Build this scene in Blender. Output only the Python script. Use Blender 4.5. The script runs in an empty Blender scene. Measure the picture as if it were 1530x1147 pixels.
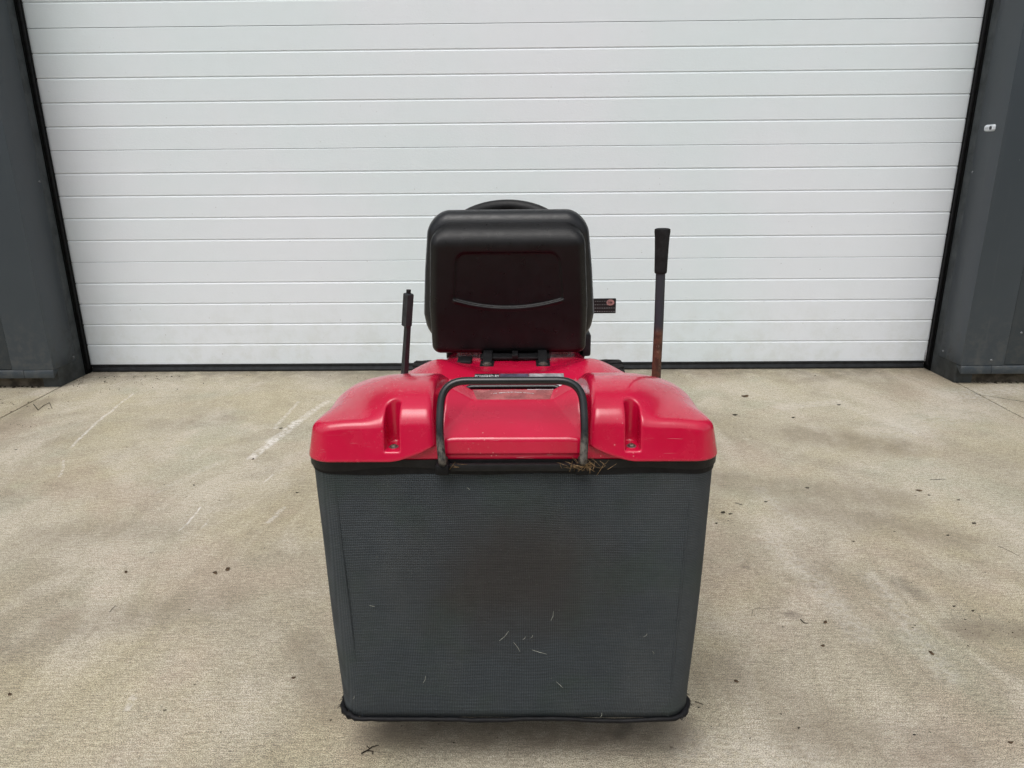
import bpy, bmesh, math, random
import numpy as np
from mathutils import Vector, Matrix

random.seed(7)
rng = np.random.default_rng(7)
S = bpy.context.scene
COL = S.collection

# ------------------------------------------------------------------ camera
F_PX, PITCH, YAW, ROLL = 1060.1, .2982, .0144, -.0087
CAM = Vector((.1041, 0, 1.1939))
fw = Vector((-math.sin(YAW)*math.cos(PITCH), math.cos(YAW)*math.cos(PITCH), -math.sin(PITCH)))
rt = Vector((math.cos(YAW), math.sin(YAW), 0)); up = rt.cross(fw)
r2 = rt*math.cos(ROLL)+up*math.sin(ROLL); u2 = -rt*math.sin(ROLL)+up*math.cos(ROLL)
cd = bpy.data.cameras.new('camera'); cam = bpy.data.objects.new('camera', cd); COL.objects.link(cam)
cam.matrix_world = Matrix(((r2.x, u2.x, -fw.x, CAM.x), (r2.y, u2.y, -fw.y, CAM.y), (r2.z, u2.z, -fw.z, CAM.z), (0, 0, 0, 1)))
cd.sensor_fit = 'HORIZONTAL'; cd.sensor_width = 36; cd.lens = F_PX/1530*36
cd.clip_start = .02; cd.clip_end = 600
S.camera = cam

# ------------------------------------------------------------------ world, sun, exposure
SUN_EL, SUN_ROT = math.radians(64), math.radians(200)
W = bpy.data.worlds.new('World'); S.world = W; W.use_nodes = True
nt = W.node_tree; nt.nodes.clear()
sky = nt.nodes.new('ShaderNodeTexSky'); sky.sky_type = 'NISHITA'; sky.sun_disc = False
sky.sun_elevation = SUN_EL; sky.sun_rotation = SUN_ROT; sky.air_density = 1.0; sky.dust_density = 4.0; sky.ozone_density = 1.0
hs = nt.nodes.new('ShaderNodeHueSaturation'); hs.inputs['Saturation'].default_value = .22
bg = nt.nodes.new('ShaderNodeBackground'); bg.inputs['Strength'].default_value = .15
wo = nt.nodes.new('ShaderNodeOutputWorld')
nt.links.new(sky.outputs[0], hs.inputs['Color']); nt.links.new(hs.outputs[0], bg.inputs['Color']); nt.links.new(bg.outputs[0], wo.inputs[0])
sd = bpy.data.lights.new('sun', 'SUN'); sd.energy = 1.0; sd.angle = math.radians(40); sd.color = (1, .97, .93)
so = bpy.data.objects.new('sun', sd); COL.objects.link(so)
sun_dir = Vector((math.sin(SUN_ROT)*math.cos(SUN_EL), math.cos(SUN_ROT)*math.cos(SUN_EL), math.sin(SUN_EL)))
so.rotation_euler = (-sun_dir).to_track_quat('-Z', 'Y').to_euler(); so.location = (0, 0, 30)
S.view_settings.view_transform = 'Standard'; S.view_settings.look = 'None'
S.view_settings.exposure = .24; S.view_settings.gamma = 1; S.view_settings.use_curve_mapping = False

# camera geometry measured from the photograph: used only to find world coordinates of what it shows
def ray(px, py):
    return fw*F_PX+r2*(px-765)-u2*(py-573.5)
def atY(px, py, Y): d = ray(px, py); return CAM+d*(Y/d.y)
def atX(px, py, X): d = ray(px, py); return CAM+d*((X-CAM.x)/d.x)
def atZ(px, py, Z=0.0): d = ray(px, py); return CAM+d*((Z-CAM.z)/d.z)

# ------------------------------------------------------------------ material helpers
class NT:
    def __init__(s, name):
        s.m = bpy.data.materials.new(name); s.m.use_nodes = True
        s.t = s.m.node_tree; s.t.nodes.clear()
        s.out = s.t.nodes.new('ShaderNodeOutputMaterial'); s.b = s.t.nodes.new('ShaderNodeBsdfPrincipled')
        s.t.links.new(s.b.outputs[0], s.out.inputs[0])
        s.co = s.t.nodes.new('ShaderNodeTexCoord').outputs['Object']
    def L(s, a, b):
        if hasattr(a, 'links') or isinstance(a, bpy.types.NodeSocket): s.t.links.new(a, b)
        else: b.default_value = a
    def n(s, ty, **k):
        x = s.t.nodes.new(ty)
        for a, v in k.items(): setattr(x, a, v)
        return x
    def math(s, op, a, b=0.0, clamp=False, c=None):
        x = s.n('ShaderNodeMath', operation=op, use_clamp=clamp); s.L(a, x.inputs[0]); s.L(b, x.inputs[1])
        if c is not None: s.L(c, x.inputs[2])
        return x.outputs[0]
    def vscale(s, v, sc, off=(0, 0, 0)):
        x = s.n('ShaderNodeVectorMath', operation='MULTIPLY_ADD'); s.L(v, x.inputs[0]); x.inputs[1].default_value = sc; x.inputs[2].default_value = off
        return x.outputs[0]
    def noise(s, scale=5, detail=4, rough=.55, v=None, dist=0.0, color=False):
        x = s.n('ShaderNodeTexNoise'); s.L(v if v is not None else s.co, x.inputs['Vector'])
        x.inputs['Scale'].default_value = scale; x.inputs['Detail'].default_value = detail; x.inputs['Roughness'].default_value = rough; x.inputs['Distortion'].default_value = dist
        return x.outputs['Color' if color else 'Fac']
    def ramp(s, f, a, b, lo=0.0, hi=1.0, smooth=True):
        x = s.n('ShaderNodeMapRange', interpolation_type='SMOOTHSTEP' if smooth else 'LINEAR'); s.L(f, x.inputs[0])
        for i, q in zip((1, 2, 3, 4), (a, b, lo, hi)): s.L(q, x.inputs[i])
        return x.outputs[0]
    def mix(s, f, a, b, mode='MIX'):
        x = s.n('ShaderNodeMix', data_type='RGBA', blend_type=mode); s.L(f, x.inputs[0])
        for q, i in ((a, 6), (b, 7)):
            if isinstance(q, tuple): x.inputs[i].default_value = (*q[:3], 1)
            else: s.L(q, x.inputs[i])
        return x.outputs[2]
    def bump(s, h, dist=.001, strength=1.0, normal=None):
        x = s.n('ShaderNodeBump'); s.L(h, x.inputs['Height']); x.inputs['Distance'].default_value = dist; x.inputs['Strength'].default_value = strength
        if normal is not None: s.L(normal, x.inputs['Normal'])
        return x.outputs[0]
    def done(s, color, rough=.5, spec=.5, metal=0.0, normal=None, coat=0.0, coat_rough=.1):
        if isinstance(color, tuple): s.b.inputs['Base Color'].default_value = (*color[:3], 1)
        else: s.L(color, s.b.inputs['Base Color'])
        s.L(rough, s.b.inputs['Roughness']); s.L(spec, s.b.inputs['Specular IOR Level']); s.L(metal, s.b.inputs['Metallic'])
        s.L(coat, s.b.inputs['Coat Weight']); s.L(coat_rough, s.b.inputs['Coat Roughness'])
        if normal is not None: s.L(normal, s.b.inputs['Normal'])
        return s.m

def clad_mat(name, col, rough, spec):
    t = NT(name); P = t.n('ShaderNodeNewGeometry').outputs['Position']
    sp = t.n('ShaderNodeSeparateXYZ'); t.L(P, sp.inputs[0])
    c = t.mix(t.ramp(t.noise(3, 4, v=P), .3, .7), tuple(x*.96 for x in col), tuple(x*1.05 for x in col))
    splash = t.math('MULTIPLY', t.ramp(sp.outputs[2], .02, .55, 1, .05), t.ramp(t.noise(18, 7, .75, v=P), .42, .72))
    c = t.mix(t.math('MULTIPLY', splash, .42), c, (.125, .120, .100))
    run = t.math('MULTIPLY', t.ramp(t.noise(1, 5, .7, v=t.vscale(P, (38, 38, 1.1))), .56, .72), .16)
    c = t.mix(run, c, (.085, .092, .095))
    vo = t.n('ShaderNodeTexVoronoi'); vo.inputs['Scale'].default_value = 26; t.L(P, vo.inputs['Vector'])
    nick = t.math('MULTIPLY', t.ramp(vo.outputs['Distance'], .04, .09, 1, 0), t.ramp(t.noise(4, 3, v=P), .56, .62))
    c = t.mix(t.math('MULTIPLY', nick, .6), c, (.22, .23, .23))
    return t.done(c, t.ramp(splash, 0, 1, rough, .75), spec)

def simple(name, col, rough=.5, spec=.5, metal=0.0, var=.15, scale=30, bumpd=0.0, bscale=400, coat=0.0):
    t = NT(name)
    c = t.mix(t.ramp(t.noise(scale, 5), .35, .65), tuple(x*(1-var) for x in col), tuple(min(1, x*(1+var)) for x in col))
    r = t.ramp(t.noise(scale*2.3, 4), .3, .7, max(.03, rough-.07), min(1, rough+.07))
    nrm = t.bump(t.noise(bscale, 3), bumpd) if bumpd else None
    return t.done(c, r, spec, metal, nrm, coat)

def seg_mask(t, x, y, p, q, w, soft):
    """1 near the segment p-q on the ground, 0 away from it"""
    (ax, ay), (bx, by) = p, q
    dx, dy = bx-ax, by-ay; l2 = dx*dx+dy*dy
    px = t.math('SUBTRACT', x, ax); py = t.math('SUBTRACT', y, ay)
    h = t.math('DIVIDE', t.math('ADD', t.math('MULTIPLY', px, dx), t.math('MULTIPLY', py, dy)), l2, clamp=True)
    ex = t.math('SUBTRACT', px, t.math('MULTIPLY', h, dx)); ey = t.math('SUBTRACT', py, t.math('MULTIPLY', h, dy))
    d = t.math('SQRT', t.math('ADD', t.math('MULTIPLY', ex, ex), t.math('MULTIPLY', ey, ey)))
    return t.ramp(d, w, w+soft, 1.0, 0.0)

def concrete_mat():
    t = NT('yard_concrete')
    sep = t.n('ShaderNodeSeparateXYZ'); t.L(t.co, sep.inputs[0]); X, Y = sep.outputs[0], sep.outputs[1]
    wob = t.noise(3.0, 4, .6)
    xw = t.math('ADD', X, t.math('MULTIPLY', t.math('SUBTRACT', wob, .5), .06)); yw = t.math('ADD', Y, t.math('MULTIPLY', t.math('SUBTRACT', t.noise(9.0, 4, .6), .5), .05))
    big = t.noise(.9, 6, .62, dist=.4)
    c = t.mix(t.ramp(big, .34, .66), (.318, .280, .208), (.448, .405, .310))
    # trowel smears running roughly towards the door on the right, and pale / yellow patches
    sm = t.noise(2.2, 7, .68, v=t.vscale(t.co, (1.25, .55, 1), (3, 1, 0)), dist=1.0)
    c = t.mix(t.ramp(sm, .42, .64, 0, .75), c, (.500, .452, .370))
    ye = t.noise(1.4, 5, .6, v=t.vscale(t.co, (1, 1, 1), (11, 4, 0)))
    c = t.mix(t.ramp(ye, .46, .64, 0, .34), c, (.415, .360, .215))
    gr = t.noise(1.9, 5, .6, v=t.vscale(t.co, (1, 1, 1), (31, 24, 0)))
    c = t.mix(t.ramp(gr, .52, .66, 0, .28), c, (.320, .335, .250))
    pk = t.noise(1.6, 5, .6, v=t.vscale(t.co, (1, 1, 1), (51, 14, 0)))
    c = t.mix(t.ramp(pk, .50, .64, 0, .42), c, (.400, .322, .250))
    dk = t.noise(2.6, 6, .65, v=t.vscale(t.co, (.8, 1.1, 1), (71, 44, 0)), dist=.6)
    c = t.mix(t.ramp(dk, .50, .70, 0, .36), c, (.235, .200, .150))
    # fine speckle of aggregate and cement, brushed rows across
    sp = t.noise(380, 4, .75)
    c = t.mix(.85, c, t.mix(t.ramp(sp, .38, .62), (.17, .17, .17), (.83, .83, .83)), 'OVERLAY')
    sp2 = t.noise(75, 5, .8, v=t.vscale(t.co, (1, 1.6, 1), (5, 5, 0)))
    c = t.mix(.55, c, t.mix(t.ramp(sp2, .34, .66), (.28, .28, .28), (.72, .72, .72)), 'OVERLAY')
    br = t.noise(1.0, 4, .7, v=t.vscale(t.co, (14, 330, 1)))
    c = t.mix(.42, c, t.mix(t.ramp(br, .38, .62), (.30, .30, .30), (.70, .70, .70)), 'OVERLAY')
    # small pits and dark specks
    vo = t.n('ShaderNodeTexVoronoi'); vo.inputs['Scale'].default_value = 26; t.L(t.co, vo.inputs['Vector'])
    pit = t.math('MULTIPLY', t.ramp(vo.outputs['Distance'], .05, .13, 1, 0), t.ramp(t.noise(6, 3), .58, .66))
    c = t.mix(t.math('MULTIPLY', pit, .75), c, (.075, .062, .048))
    vo2 = t.n('ShaderNodeTexVoronoi'); vo2.inputs['Scale'].default_value = 95; t.L(t.co, vo2.inputs['Vector'])
    pit2 = t.math('MULTIPLY', t.ramp(vo2.outputs['Distance'], .08, .22, 1, 0), t.ramp(t.noise(4, 4), .56, .68))
    c = t.mix(t.math('MULTIPLY', pit2, .5), c, (.12, .10, .08))
    # white scuffs
    brk = t.ramp(t.noise(45, 5, .8, v=t.vscale(t.co, (1, 1, 1), (7, 0, 0))), .38, .62)
    for p, q, w, so_, a in SCUFFS:
        m = t.math('MULTIPLY', seg_mask(t, xw, yw, p, q, w, so_), brk)
        c = t.mix(t.math('MULTIPLY', m, a*(.6 if so_ > .028 and a < .6 else 1)), c, (.74, .71, .67))
    # dark stains and tyre marks, plus shade painted under the grass bag
    for p, q, w, so_, a in STAINS_AND_SHADE:
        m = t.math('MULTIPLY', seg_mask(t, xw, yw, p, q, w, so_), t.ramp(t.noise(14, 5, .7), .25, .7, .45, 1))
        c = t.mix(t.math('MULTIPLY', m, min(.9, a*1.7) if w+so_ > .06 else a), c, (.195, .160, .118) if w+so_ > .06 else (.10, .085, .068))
    # hairline cracks, jagged
    cx_ = t.math('ADD', X, t.math('MULTIPLY', t.math('SUBTRACT', t.noise(22, 4, .7), .5), .02)); cy_ = t.math('ADD', Y, t.math('MULTIPLY', t.math('SUBTRACT', t.noise(17, 5, .7), .5), .035))
    crk = None
    for p, q in CRACKS:
        m = seg_mask(t, cx_, cy_, p, q, .0012, .0035)
        c = t.mix(t.math('MULTIPLY', m, .8), c, (.05, .045, .04))
        crk = m if crk is None else t.math('MAXIMUM', crk, m)
    # fine wandering hairlines and dark flecks
    wl = t.noise(13, 6, .7, v=t.vscale(t.co, (.7, 1.25, 1), (9, 9, 0)), dist=.8)
    ln = t.math('MULTIPLY', t.ramp(t.math('ABSOLUTE', t.math('SUBTRACT', wl, .5)), .0015, .006, 1, 0), t.ramp(t.noise(3.5, 4, v=t.vscale(t.co, (1, 1, 1), (40, 2, 0))), .52, .60))
    c = t.mix(t.math('MULTIPLY', ln, .45), c, (.11, .095, .075))
    vo3 = t.n('ShaderNodeTexVoronoi'); vo3.inputs['Scale'].default_value = 48; t.L(t.vscale(t.co, (.6, 1.2, 1)), vo3.inputs['Vector'])
    fl = t.math('MULTIPLY', t.ramp(t.math('ADD', vo3.outputs['Distance'], t.math('MULTIPLY', t.noise(160, 3), .12)), .12, .17, 1, 0), t.ramp(t.noise(7, 5, .8, v=t.vscale(t.co, (1, 1, 1), (4, 22, 0))), .52, .60))
    c = t.mix(t.math('MULTIPLY', fl, .65), c, (.075, .062, .048))
    # dirt gathered along the foot of the building
    dm = t.math('MULTIPLY', t.ramp(Y, 3.86, 4.16), t.ramp(t.noise(11, 5, .7), .3, .62))
    c = t.mix(t.math('MULTIPLY', dm, .55), c, (.13, .115, .09))
    h = t.math('ADD', t.math('MULTIPLY', br, .5), t.math('ADD', t.math('MULTIPLY', sp, .6), t.math('MULTIPLY', sp2, .6)))
    h = t.math('SUBTRACT', h, t.math('MULTIPLY', crk, 3.0)); h = t.math('SUBTRACT', h, t.math('MULTIPLY', pit, 1.5))
    nrm = t.bump(h, .0026, 1.0)
    return t.done(c, t.ramp(big, .3, .7, .78, .92), .3, 0, nrm)

def G2(px, py): p = atZ(px, py); return (p.x, p.y)
SCUFFS = [(G2(*a), G2(*b), w, so_, al) for a, b, w, so_, al in (
    ((376, 684), (410, 657), .007, .022, .85), ((405, 660), (444, 630), .010, .030, .75), ((440, 634), (488, 600), .006, .026, .6),
    ((268, 792), (300, 759), .0012, .005, 1.0), ((104, 668), (128, 648), .0015, .010, .7), ((128, 648), (155, 622), .0015, .009, .75), ((155, 622), (200, 588), .001, .009, .7),
    ((88, 712), (92, 688), .001, .008, .5), ((393, 722), (406, 708), .001, .006, .6), ((404, 780), (424, 758), .002, .014, .45),
    ((191, 1060), (198, 1040), .003, .010, .5), ((408, 640), (446, 600), .002, .016, .5), ((300, 790), (312, 775), .001, .006, .5),
    ((1168, 608), (1255, 600), .012, .05, .50), ((1255, 602), (1365, 645), .010, .05, .35), ((1135, 728), (1195, 790), .006, .03, .45),
    ((1150, 800), (1290, 950), .006, .06, .40), ((1330, 650), (1480, 600), .03, .15, .35), ((230, 735), (330, 690), .003, .03, .35),
    ((1300, 860), (1420, 1010), .006, .05, .38), ((1420, 590), (1530, 580), .03, .10, .5), ((1040, 1120), (1190, 1140), .02, .08, .30))]
STAINS_AND_SHADE = [(G2(*a), G2(*b), w, so_, al) for a, b, w, so_, al in (
    ((1182, 919), (1188, 920), .004, .022, .75), ((1110, 846), (1116, 847), .003, .016, .5), ((1200, 650), (1330, 665), .03, .16, .34),
    ((1060, 715), (1330, 745), .03, .15, .32), ((1190, 760), (1420, 800), .01, .14, .30), ((1350, 870), (1375, 890), .004, .05, .45),
    ((1440, 940), (1530, 945), .01, .07, .42), ((1200, 1100), (1420, 1120), .02, .10, .30), ((570, 1092), (1010, 1096), .012, .075, .75),  # last entry: brown dirt and painted shade along the bag's foot
    ((60, 800), (260, 790), .02, .10, .18), ((100, 930), (330, 900), .02, .10, .22), ((0, 640), (60, 600), .02, .10, .35),
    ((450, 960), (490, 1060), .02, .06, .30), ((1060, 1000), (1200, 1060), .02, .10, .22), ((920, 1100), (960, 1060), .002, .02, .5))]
CRACKS = [(G2(1455, 588), G2(1535, 601)), (G2(1100, 752), G2(1108, 754)), (G2(1390, 716), G2(1412, 716))]

def door_mat():
    t = NT('door_white_steel')
    g = t.noise(1.0, 5, .65, v=t.vscale(t.co, (55, 55, 420)))
    gm0 = t.n('ShaderNodeNewGeometry').outputs['Position']
    c = t.mix(t.ramp(t.noise(.7, 5, v=gm0), .35, .65), (.685, .755, .780), (.725, .760, .800))
    sp = t.n('ShaderNodeSeparateXYZ'); 
    gm = t.n('ShaderNodeNewGeometry'); t.L(gm.outputs['Position'], sp.inputs[0])
    dirt = t.math('MULTIPLY', t.ramp(t.noise(9, 6, .7, v=gm.outputs['Position']), .40, .70), t.ramp(sp.outputs[2], .04, .55, 1, .12))
    c = t.mix(t.math('MULTIPLY', dirt, .30), c, (.50, .52, .46))
    vo = t.n('ShaderNodeTexVoronoi'); vo.inputs['Scale'].default_value = 21; t.L(gm.outputs['Position'], vo.inputs['Vector'])
    dots = t.math('MULTIPLY', t.ramp(vo.outputs['Distance'], .035, .09, 1, 0), t.ramp(t.noise(5, 4, v=gm.outputs['Position']), .52, .62))
    c = t.mix(t.math('MULTIPLY', dots, t.ramp(sp.outputs[2], .1, 2.0, .55, .22)), c, (.22, .22, .19))
    return t.done(c, .42, .4, 0, t.bump(t.math('ADD', g, t.math('MULTIPLY', t.noise(90, 3), .7)), .0011, .8))

def fabric_mat():
    t = NT('bag_mesh_fabric')
    sep = t.n('ShaderNodeSeparateXYZ'); t.L(t.co, sep.inputs[0]); X, Y, Z = sep.outputs
    xx = t.math('ADD', X, Y)
    k = 2*math.pi/.0034
    a = t.math('SINE', t.math('MULTIPLY', xx, k)); b = t.math('SINE', t.math('MULTIPLY', Z, k))
    wv = t.math('ADD', t.math('MULTIPLY', a, .5), t.math('MULTIPLY', b, .62))
    thr = t.noise(1.0, 3, .6, v=t.vscale(t.co, (30, 30, 900)))
    col = t.mix(t.ramp(wv, -.9, .9), (.0165, .0215, .0255), (.0500, .0615, .0710))
    lo = t.noise(5.5, 5, .6)
    col = t.mix(t.ramp(lo, .45, .66, 0, .45), col, (.024, .040, .031))
    # brown soiled patch in the middle of the rear panel
    d = t.math('SQRT', t.math('ADD', t.math('POWER', t.math('MULTIPLY', X, 3.6), 2.0), t.math('POWER', t.math('MULTIPLY', t.math('SUBTRACT', Z, .47), 4.6), 2.0)))
    d = t.math('ADD', d, t.math('MULTIPLY', t.math('SUBTRACT', t.noise(9, 5), .5), .8))
    col = t.mix(t.ramp(d, .15, .95, .80, 0), col, (.030, .026, .024))
    col = t.mix(.35, col, t.mix(t.ramp(thr, .35, .65), (.3, .3, .3), (.7, .7, .7)), 'OVERLAY')
    dust = t.ramp(t.noise(300, 3, .7), .62, .74, 0, .45)
    col = t.mix(t.ramp(t.noise(3.5, 6, .7, v=t.vscale(t.co, (1, 1, .6), (5, 0, 0))), .45, .75, 0, .22), col, (.105, .110, .105))
    col = t.mix(dust, col, (.13, .13, .12))
    return t.done(col, .72, .35, 0, t.bump(t.math('ADD', wv, t.math('MULTIPLY', thr, 1.2)), .0007, .8))

def red_mat():
    t = NT('red_moulded_plastic')
    c = t.mix(t.ramp(t.noise(6, 5), .3, .7), (.455, .0024, .032), (.515, .0040, .043))
    dust = t.ramp(t.noise(16, 6, .75), .48, .78, 0, .08)
    c = t.mix(dust, c, (.52, .10, .13))
    vo = t.n('ShaderNodeTexVoronoi'); vo.inputs['Scale'].default_value = 95; t.L(t.co, vo.inputs['Vector'])
    sp = t.math('MULTIPLY', t.ramp(vo.outputs['Distance'], .07, .16, 1, 0), t.ramp(t.noise(8, 3), .52, .62))
    c = t.mix(t.math('MULTIPLY', sp, .55), c, (.72, .36, .36))
    # hair scratches
    s1 = t.noise(1.0, 2, .5, v=t.vscale(t.co, (12, 40, 260), (2, 0, 0)), dist=1.5)
    sc = t.math('MULTIPLY', t.ramp(s1, .70, .715), t.ramp(t.noise(5, 2), .5, .6))
    c = t.mix(t.math('MULTIPLY', sc, .28), c, (.7, .42, .42))
    r = t.ramp(t.noise(22, 5, .7), .3, .75, .17, .32)
    return t.done(c, r, .5, 0, t.bump(t.noise(55, 2), .0004, .5), .25, .12)

def handle_mat():
    t = NT('handle_worn_enamel')
    sep = t.n('ShaderNodeSeparateXYZ'); t.L(t.co, sep.inputs[0])
    low = t.math('MULTIPLY', t.ramp(sep.outputs[2], .690, .715), t.ramp(sep.outputs[2], .735, .765, 1, 0))
    n1 = t.noise(130, 5, .75, v=t.vscale(t.co, (1, 1, .45)))
    c = t.mix(t.ramp(t.noise(60, 4), .3, .7), (.0045, .0055, .0065), (.009, .010, .011))
    c = t.mix(t.math('MULTIPLY', t.math('MULTIPLY', low, t.ramp(n1, .40, .60)), .8), c, (.155, .140, .120))
    c = t.mix(t.math('MULTIPLY', t.ramp(sep.outputs[2], .722, .700), t.ramp(t.noise(70, 4), .4, .6)), c, (.030, .020, .013))
    r = t.math('ADD', .24, t.math('MULTIPLY', low, .35))
    return t.done(c, r, .5)

def rust_mat():
    t = NT('worn_painted_rod')
    sep = t.n('ShaderNodeSeparateXYZ'); t.L(t.co, sep.inputs[0])
    n1 = t.noise(60, 6, .7)
    c = t.mix(t.ramp(n1, .38, .62), (.050, .022, .014), (.120, .050, .030))
    c = t.mix(t.ramp(t.noise(140, 4, .7), .58, .68, 0, .7), c, (.22, .15, .11))
    z = t.math('ADD', sep.outputs[2], t.math('MULTIPLY', t.math('SUBTRACT', t.noise(35, 4), .5), .03))
    c = t.mix(t.ramp(z, .835, .862), c, (.030, .034, .044))
    return t.done(c, .5, .5, .2, t.bump(n1, .0006))

M = {}
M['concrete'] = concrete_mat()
M['door'] = door_mat()
M['fabric'] = fabric_mat()
M['red'] = red_mat()
M['rod'] = rust_mat()
M['handle'] = handle_mat()
M['subbase'] = simple('dark_joint_fill', (.045, .042, .036), .95, .1)
M['clad'] = clad_mat('anthracite_coated_steel', (.028, .038, .047), .42, .5)
M['clad2'] = clad_mat('anthracite_flashing', (.030, .040, .049), .38, .55)
M['post'] = simple('weathered_grey_post', (.040, .047, .050), .6, .4, 0, .30, 14, .0004, 200)
M['rubber'] = simple('black_rubber_seal', (.004, .004, .005), .6, .25, 0, .3, 40, .0005)
M['rail'] = simple('black_guide_channel', (.0025, .003, .003), .8, .1, 0, .2, 40)
M['seal'] = simple('door_bottom_seal', (.018, .020, .023), .62, .4, 0, .25, 30, .0005)
M['plinth'] = simple('dirty_concrete_plinth', (.10, .088, .070), .95, .2, 0, .45, 16, .002, 90)
M['rivet'] = simple('rivet_head', (.17, .18, .19), .35, .6, .4, .2, 300)
M['blackpl'] = simple('black_textured_plastic', (.0065, .0065, .0072), .45, .30, 0, .25, 60, .0006, 900)
M['cover'] = simple('seat_back_shell_plastic', (.0030, .0029, .0034), .34, .36, 0, .30, 22, .0005, 1100)
M['vinyl'] = simple('black_seat_vinyl', (.0075, .0085, .0100), .36, .42, 0, .20, 40, .0004, 500)
M['blacktube'] = simple('black_enamelled_tube', (.005, .006, .007), .24, .5, 0, .3, 50, .0001, 120)
M['lever'] = simple('dark_grey_lever', (.024, .027, .030), .5, .4, 0, .25, 60, .0003, 300)
M['foam'] = simple('black_foam_grip', (.013, .013, .014), .85, .25, 0, .25, 60, .001, 700)
M['tyre'] = simple('tyre_rubber', (.012, .012, .012), .85, .25, 0, .3, 40, .001, 300)
M['steel'] = simple('zinc_steel', (.42, .42, .42), .35, .5, .9, .2, 80)
M['dirtysteel'] = simple('dirty_bolt', (.16, .14, .12), .5, .5, .7, .4, 300)
M['white'] = simple('white_plastic', (.62, .66, .70), .35, .5, 0, .04, 40)
M['label_black'] = simple('label_black', (.008, .008, .009), .35)
M['label_blue'] = simple('label_slate', (.075, .065, .100), .35, .5, 0, .4, 60)
M['label_grey'] = simple('label_grey', (.30, .30, .31), .35, .5, 0, .3, 60)
M['label_white'] = simple('label_white', (.60, .60, .62), .35, .5, 0, .2, 60)
M['label_pink'] = simple('faded_pink_print', (.42, .20, .19), .4)
M['ink'] = simple('white_ink', (.55, .55, .55), .5)
M['leaf'] = simple('dead_leaf', (.085, .055, .032), .8, .2, 0, .5, 60, .001, 200)
M['crumb'] = simple('dark_debris', (.035, .028, .020), .9, .2, 0, .5, 60)
M['straw'] = simple('dry_grass', (.17, .11, .055), .8, .2, 0, .45, 200)
M['clip'] = simple('pale_clipping', (.24, .25, .22), .7, .2, 0, .3, 100)
M['lens'] = simple('headlight_lens', (.5, .5, .5), .15, .6, 0, .05, 30)
M['labelpanel'] = simple('faded_red_label', (.30, .085, .085), .30, .5, 0, .2, 40)

# ------------------------------------------------------------------ mesh helpers
def link(name, me, mat, parent=None):
    o = bpy.data.objects.new(name, me); COL.objects.link(o)
    if mat is not None and not me.materials: me.materials.append(mat)
    if parent is not None: o.parent = parent
    return o
def tag(o, label=None, cat=None, group=None, kind=None):
    if label: o['label'] = label
    if cat: o['category'] = cat
    if group: o['group'] = group
    if kind: o['kind'] = kind
    return o
def empty(name, loc=(0, 0, 0)):
    o = bpy.data.objects.new(name, None); COL.objects.link(o); o.location = loc; o.empty_display_size = .1
    return o
def mesh(name, v, f, smooth=False):
    me = bpy.data.meshes.new(name); me.from_pydata([tuple(map(float, p)) for p in v], [], f); me.update()
    if smooth:
        me.polygons.foreach_set('use_smooth', [True]*len(me.polygons))
    return me
def join(*parts):
    V, Fs = [], []
    for v, f in parts:
        n = len(V); V += list(v); Fs += [tuple(i+n for i in q) for q in f]
    return V, Fs
def box(x0, x1, y0, y1, z0, z1):
    v = [(x, y, z) for z in (z0, z1) for y in (y0, y1) for x in (x0, x1)]
    return v, [(0, 2, 3, 1), (4, 5, 7, 6), (0, 1, 5, 4), (2, 6, 7, 3), (0, 4, 6, 2), (1, 3, 7, 5)]
def bbox(name, x0, x1, y0, y1, z0, z1, mat, parent=None, bev=.003, seg=2):
    v, f = box(x0, x1, y0, y1, z0, z1)
    return bevelled(name, v, f, mat, parent, bev, seg)
def bevelled(name, v, f, mat, parent=None, bev=.003, seg=2, ang=30):
    me = mesh(name, v, f); bm = bmesh.new(); bm.from_mesh(me)
    bmesh.ops.remove_doubles(bm, verts=bm.verts, dist=1e-6)
    bmesh.ops.recalc_face_normals(bm, faces=bm.faces)
    if bev:
        es = [e for e in bm.edges if len(e.link_faces) == 2 and e.calc_face_angle(0) > math.radians(ang)]
        bmesh.ops.bevel(bm, geom=es, offset=bev, segments=seg, profile=.5, affect='EDGES', clamp_overlap=True)
        for fa in bm.faces: fa.smooth = True
    bm.to_mesh(me); bm.free()
    if bev: me.set_sharp_from_angle(angle=math.radians(40))
    return link(name, me, mat, parent)
def prism(poly, axis, a, b):
    """extrude a 2-D polygon (list of pairs) along axis ('x','y','z') from a to b"""
    n = len(poly); v = []
    for t in (a, b):
        for p, q in poly:
            v.append({'x': (t, p, q), 'y': (p, t, q), 'z': (p, q, t)}[axis])
    f = [tuple(range(n))[::-1], tuple(range(n, 2*n))] + [(i, (i+1) % n, n+(i+1) % n, n+i) for i in range(n)]
    return v, f
def fillet(pts, r, k=6):
    pts = [Vector(p) for p in pts]; out = [pts[0]]
    for i in range(1, len(pts)-1):
        a, b, c = pts[i-1], pts[i], pts[i+1]; rr = r[i-1] if isinstance(r, (list, tuple)) else r
        rr = min(rr, (a-b).length*.49, (c-b).length*.49)
        p, q = b+(a-b).normalized()*rr, b+(c-b).normalized()*rr
        for j in range(k+1):
            t = j/k; out.append(p*(1-t)**2+b*2*t*(1-t)+q*t*t)
    out.append(pts[-1]); return out
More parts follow.
